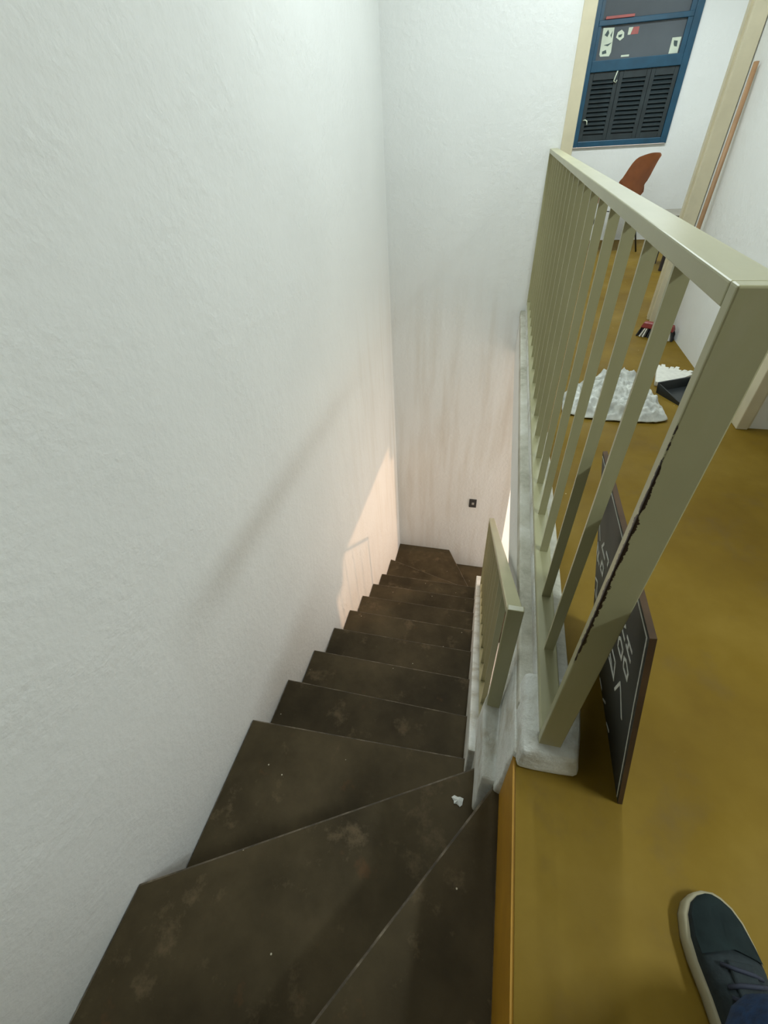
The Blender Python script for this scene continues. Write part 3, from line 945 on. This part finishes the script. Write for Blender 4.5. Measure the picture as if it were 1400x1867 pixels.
# ------------------------------------------------------------------ person (lower body in jeans, sneakers)
pe = empty('person', (0.40, -0.45, 0), 'person in blue jeans and dark sneakers with pale soles standing on the ochre landing', 'person')
def shoe(ox, oy, ang, mirror):
    """toe towards +y; local origin at the heel centre"""
    c, s = math.cos(ang), math.sin(ang)
    def P(x, y, z):
        x *= mirror
        return (ox + x * c - y * s, oy + x * s + y * c, z)
    # station: y, half-width inner, half-width outer, top height
    sta = [(0.000, 0.020, 0.020, 0.055), (0.012, 0.030, 0.031, 0.075), (0.05, 0.036, 0.036, 0.085), (0.10, 0.036, 0.038, 0.088), (0.15, 0.042, 0.045, 0.078),
           (0.19, 0.050, 0.050, 0.066), (0.22, 0.052, 0.048, 0.056), (0.25, 0.047, 0.041, 0.048), (0.268, 0.037, 0.031, 0.044), (0.280, 0.022, 0.018, 0.038), (0.285, 0.008, 0.007, 0.034)]
    root = empty('shoe', (ox, oy, 0))
    root.parent = pe
    root.matrix_parent_inverse = pe.matrix_world.inverted()
    root['label'] = 'dark teal sneaker with off-white rubber sole'
    # sole
    bm = bmesh.new()
    lo, hi = [], []
    ring = [(-a * 1.10 - 0.002, y) for y, a, b, h in sta] + [(b * 1.10 + 0.002, y) for y, a, b, h in sta[::-1]]
    ring = [(x, (y - 0.14) * 1.03 + 0.14) for x, y in ring]
    v0 = [bm.verts.new(P(x * 0.97, y, 0.001)) for x, y in ring]
    v1 = [bm.verts.new(P(x, y, 0.012)) for x, y in ring]
    v2 = [bm.verts.new(P(x * 0.97, y, 0.028)) for x, y in ring]
    v3 = [bm.verts.new(P(x * 0.90, (y - 0.14) * 0.97 + 0.14, 0.031)) for x, y in ring]
    n = len(ring)
    bm.faces.new(v0[::-1]); bm.faces.new(v3)
    for a, b in ((v0, v1), (v1, v2), (v2, v3)):
        for i in range(n):
            bm.faces.new((a[i], a[(i + 1) % n], b[(i + 1) % n], b[i]))
    o = finish('sole', bm, M_SOLE, root, smooth=True)
    # upper
    bm = bmesh.new()
    rows = []
    NU = 14
    for y, a, b, h in sta:
        row = []
        for i in range(NU + 1):
            t = math.pi * i / NU
            u = -math.cos(t)
            ww = a if u < 0 else b
            zz = 0.026 + (h - 0.026) * (math.sin(t) ** 0.62)
            row.append(bm.verts.new(P(u * ww * 0.985, y, zz)))
        rows.append(row)
    for r0, r1 in zip(rows, rows[1:]):
        for i in range(NU):
            f = bm.faces.new((r0[i], r0[i + 1], r1[i + 1], r1[i]))
    bm.faces.new(rows[0]); bm.faces.new(rows[-1][::-1])
    finish('upper', bm, M_SHOE, root, smooth=True)
    # suede toe cap, slightly proud
    bm = bmesh.new()
    rows = []
    for (y, a, b, h) in [(0.198, 0.051, 0.050, 0.0645)] + sta[6:]:
        row = []
        for i in range(NU + 1):
            t = math.pi * (0.13 + 0.74 * i / NU)
            u = -math.cos(t)
            ww = a if u < 0 else b
            sag = 0.012 * (1 - abs(u)) if y < 0.2 else 0
            row.append(bm.verts.new(P(u * ww * 0.99, y + sag, 0.0275 + (h - 0.026) * (math.sin(t) ** 0.62))))
        rows.append(row)
    for r0, r1 in zip(rows, rows[1:]):
        for i in range(NU):
            bm.faces.new((r0[i], r0[i + 1], r1[i + 1], r1[i]))
    bmesh.ops.solidify(bm, geom=bm.faces[:], thickness=0.0015)
    finish('toe_cap', bm, M_TOE, root, smooth=True)
    # tongue and laces
    bm = bmesh.new()
    hexa(bm, [P(-0.018, 0.09, 0.086), P(0.018, 0.09, 0.086), P(0.020, 0.195, 0.064), P(-0.020, 0.195, 0.064),
              P(-0.016, 0.09, 0.093), P(0.016, 0.09, 0.093), P(0.018, 0.195, 0.070), P(-0.018, 0.195, 0.070)])
    finish('tongue', bm, M_SHOE, root, bevel=0.003)
    for i in range(5):
        y = 0.185 - i * 0.019
        z = 0.072 + i * 0.0045
        bm = bmesh.new()
        sg = 1 if i % 2 else -1
        tube(bm, [P(-0.029, y - 0.004 * sg, z - 0.008), P(-0.014, y, z + 0.001), P(0.014, y + 0.003 * sg, z + 0.001), P(0.029, y + 0.005 * sg, z - 0.008)], 0.0032, 6)
        finish('lace', bm, M_LACE, root, smooth=True)
    return root
shoe(0.322, -0.462, math.radians(3.5), 1)
shoe(0.56, -0.60, math.radians(-10), -1)
# body: one skinned surface (legs, trunk, head, arms with fingers), dressed by material
def build_body():
    V, E_, Rr = [], [], []
    def add(p, r, parent=None):
        V.append(p); Rr.append(r)
        if parent is not None:
            E_.append((parent, len(V) - 1))
        return len(V) - 1
    root = add((0.43, -0.63, 0.90), 0.125)
    for hx, pts in ((0, [(0.345, -0.61, 0.79, .098), (0.325, -0.50, 0.47, .076), (0.308, -0.395, 0.20, .082), (0.302, -0.366, 0.075, .094)]),
                    (1, [(0.520, -0.64, 0.79, .098), (0.555, -0.60, 0.47, .076), (0.556, -0.575, 0.20, .070), (0.556, -0.55, 0.08, .072)])):
        q = root
        for x, y, z, r in pts:
            q = add((x, y, z), r, q)
    q = add((0.42, -0.67, 1.06), 0.118, root)
    ch_ = add((0.41, -0.69, 1.30), 0.140, q)
    q = add((0.40, -0.68, 1.44), 0.070, ch_)
    q = add((0.395, -0.655, 1.50), 0.055, q)
    q = add((0.385, -0.63, 1.60), 0.095, q)
    add((0.385, -0.625, 1.69), 0.070, q)
    def hand(q, palm, d, up):
        h = add(palm, 0.030, q)
        d = Vector(d).normalized(); up = Vector(up).normalized()
        side = d.cross(up).normalized()
        for k in range(4):
            o = Vector(palm) + d * 0.035 + side * (k - 1.5) * 0.019
            a = add(tuple(o), 0.0095, h)
            b = add(tuple(o + d * 0.032 - up * 0.008), 0.0085, a)
            add(tuple(o + d * (0.05 - 0.004 * abs(k - 1.2)) - up * 0.030), 0.0075, b)
        o = Vector(palm) - side * 0.036 + d * 0.008
        a = add(tuple(o), 0.011, h)
        add(tuple(o - side * 0.018 + d * 0.03), 0.009, a)
    q = add((0.25, -0.67, 1.38), 0.066, ch_)
    q = add((0.12, -0.68, 1.14), 0.046, q)
    q = add((-0.06, -0.60, 1.06), 0.030, q)
    hand(q, (-0.12, -0.575, 1.06), (-1, 0.25, 0.1), (0, 0, 1))
    q = add((0.57, -0.68, 1.38), 0.066, ch_)
    q = add((0.64, -0.70, 1.11), 0.046, q)
    q = add((0.635, -0.64, 0.88), 0.030, q)
    hand(q, (0.63, -0.625, 0.81), (0, 0.15, -1), (-1, 0, 0))
    me = bpy.data.meshes.new('body_cage')
    me.from_pydata(V, E_, [])
    o = bpy.data.objects.new('body_cage', me)
    COL.objects.link(o)
    sk_ = o.modifiers.new('skin', 'SKIN')
    for i, r_ in enumerate(Rr):
        me.skin_vertices[0].data[i].radius = (r_, r_)
    me.skin_vertices[0].data[root].use_root = True
    ss = o.modifiers.new('sub', 'SUBSURF'); ss.levels = 2; ss.render_levels = 2
    dg = bpy.context.evaluated_depsgraph_get()
    dg.update()
    m2 = bpy.data.meshes.new_from_object(o.evaluated_get(dg))
    bpy.data.objects.remove(o)
    m2.name = 'body'
    m2.materials.clear()
    for m in (M_DENIM, M_SHIRT, M_SKIN, M_HAIR):
        m2.materials.append(m)
    for p in m2.polygons:
        c = p.center
        p.use_smooth = True
        hand_l = c.x < 0.0
        hand_r = c.x > 0.57 and c.z < 0.93 and c.y > -0.72 and (c - Vector((0.63, -0.63, 0.82))).length < 0.12
        if hand_l or hand_r:
            k = 2
        elif c.z > 1.63 or (c.z > 1.54 and c.y < -0.66):
            k = 3
        elif c.z > 1.455:
            k = 2
        elif c.z > 0.96 or c.x > 0.60 and c.z > 0.86:
            k = 1
        else:
            k = 0
        p.material_index = k
    b = bpy.data.objects.new('body', m2)
    COL.objects.link(b)
    b.parent = pe
    b.matrix_parent_inverse = pe.matrix_world.inverted()
    return b
build_body()
# face
bm = bmesh.new()
tube(bm, [(0.378, -0.545, 1.625), (0.377, -0.522, 1.592), (0.377, -0.545, 1.583)], [0.007, 0.012, 0.008], 8)
finish('nose', bm, M_SKIN, pe, smooth=True)
for sx in (-0.034, 0.034):
    bm = bmesh.new(); bmesh.ops.create_uvsphere(bm, u_segments=10, v_segments=8, radius=0.011, matrix=Matrix.Translation((0.380 + sx, -0.541, 1.622)))
    finish('eye', bm, M_HAIR, pe, smooth=True)
    bm = bmesh.new(); bmesh.ops.create_uvsphere(bm, u_segments=10, v_segments=8, radius=1.0, matrix=Matrix.Translation((0.385 + sx * 2.75, -0.635, 1.605)) @ Matrix.Diagonal((0.008, 0.018, 0.03, 1)))
    finish('ear', bm, M_SKIN, pe, smooth=True)
bm = bmesh.new(); tube(bm, [(0.352, -0.545, 1.556), (0.378, -0.536, 1.554), (0.404, -0.545, 1.556)], 0.006, 6)
finish('mouth', bm, M_LIP, pe, smooth=True)

# ------------------------------------------------------------------ ceiling lamps
def tube_lamp(loc, rotz, energy, label, ln=1.2):
    r_ = empty('fluorescent_lamp', loc, label, 'lamp')
    def add(name, bm, mat, smooth=False):
        o = finish(name, bm, mat, None, smooth=smooth)
        o.parent = r_
        return o
    bm = bmesh.new(); box(bm, -0.12, 0.12, -ln / 2 - 0.03, ln / 2 + 0.03, -0.055, 0.0)
    add('housing', bm, M_LAMPH)
    bm = bmesh.new(); tube(bm, [(0, -ln / 2, -0.075), (0, ln / 2, -0.075)], 0.013, 12)
    add('tube', bm, M_TUBE, True)
    ld = bpy.data.lights.new('fluorescent_light', 'AREA')
    ld.shape = 'RECTANGLE'; ld.size = 0.20; ld.size_y = ln
    ld.energy = energy
    ld.color = (0.88, 0.99, 1.0)
    lo_ = bpy.data.objects.new('fluorescent_light', ld)
    COL.objects.link(lo_)
    lo_.parent = r_
    lo_.location = (0, 0, -0.095)
    r_.rotation_euler = (0, 0, rotz)
    return r_
tube_lamp((1.57, -0.42, ZC), 0, HALL_LAMP, 'white fluorescent tube lamp on the hall ceiling', 0.6)
tube_lamp((-0.02, 2.0, ZC), 0, STAIR_LAMP, 'white fluorescent tube lamp on the ceiling over the stairwell')
tube_lamp((0.9, 4.8, ZC), math.radians(90), ROOM_LAMP, 'white fluorescent tube lamp on the far room ceiling')

# ------------------------------------------------------------------ lower hall and outdoors
struct(boxes('floor_lower', [(-0.3, 1.1, 0.0, L + 0.12, ZL - 0.1, ZL)], M_CONC), 'pale concrete floor at the foot of the stairs', 'floor')
struct(boxes('ground', [(-6, 14, -4, 16, ZL - 0.3, ZL - 0.1005)], M_CONC), 'sunlit pale concrete ground outside the lower entrance', 'ground')
struct(boxes('wall_lower_right', [(R, R + T, YN, 1.46, ZL - 0.1, -0.25), (R, R + T, 1.46, L + 0.12, -0.46, -0.25)], M_WALL),
       'white wall with the open street entrance below the landing', 'wall')
struct(boxes('wall_lower_near', [(-0.034, R, 0.02, 0.12, ZL - 0.1, -0.25)], M_WALL), 'white wall under the landing', 'wall')
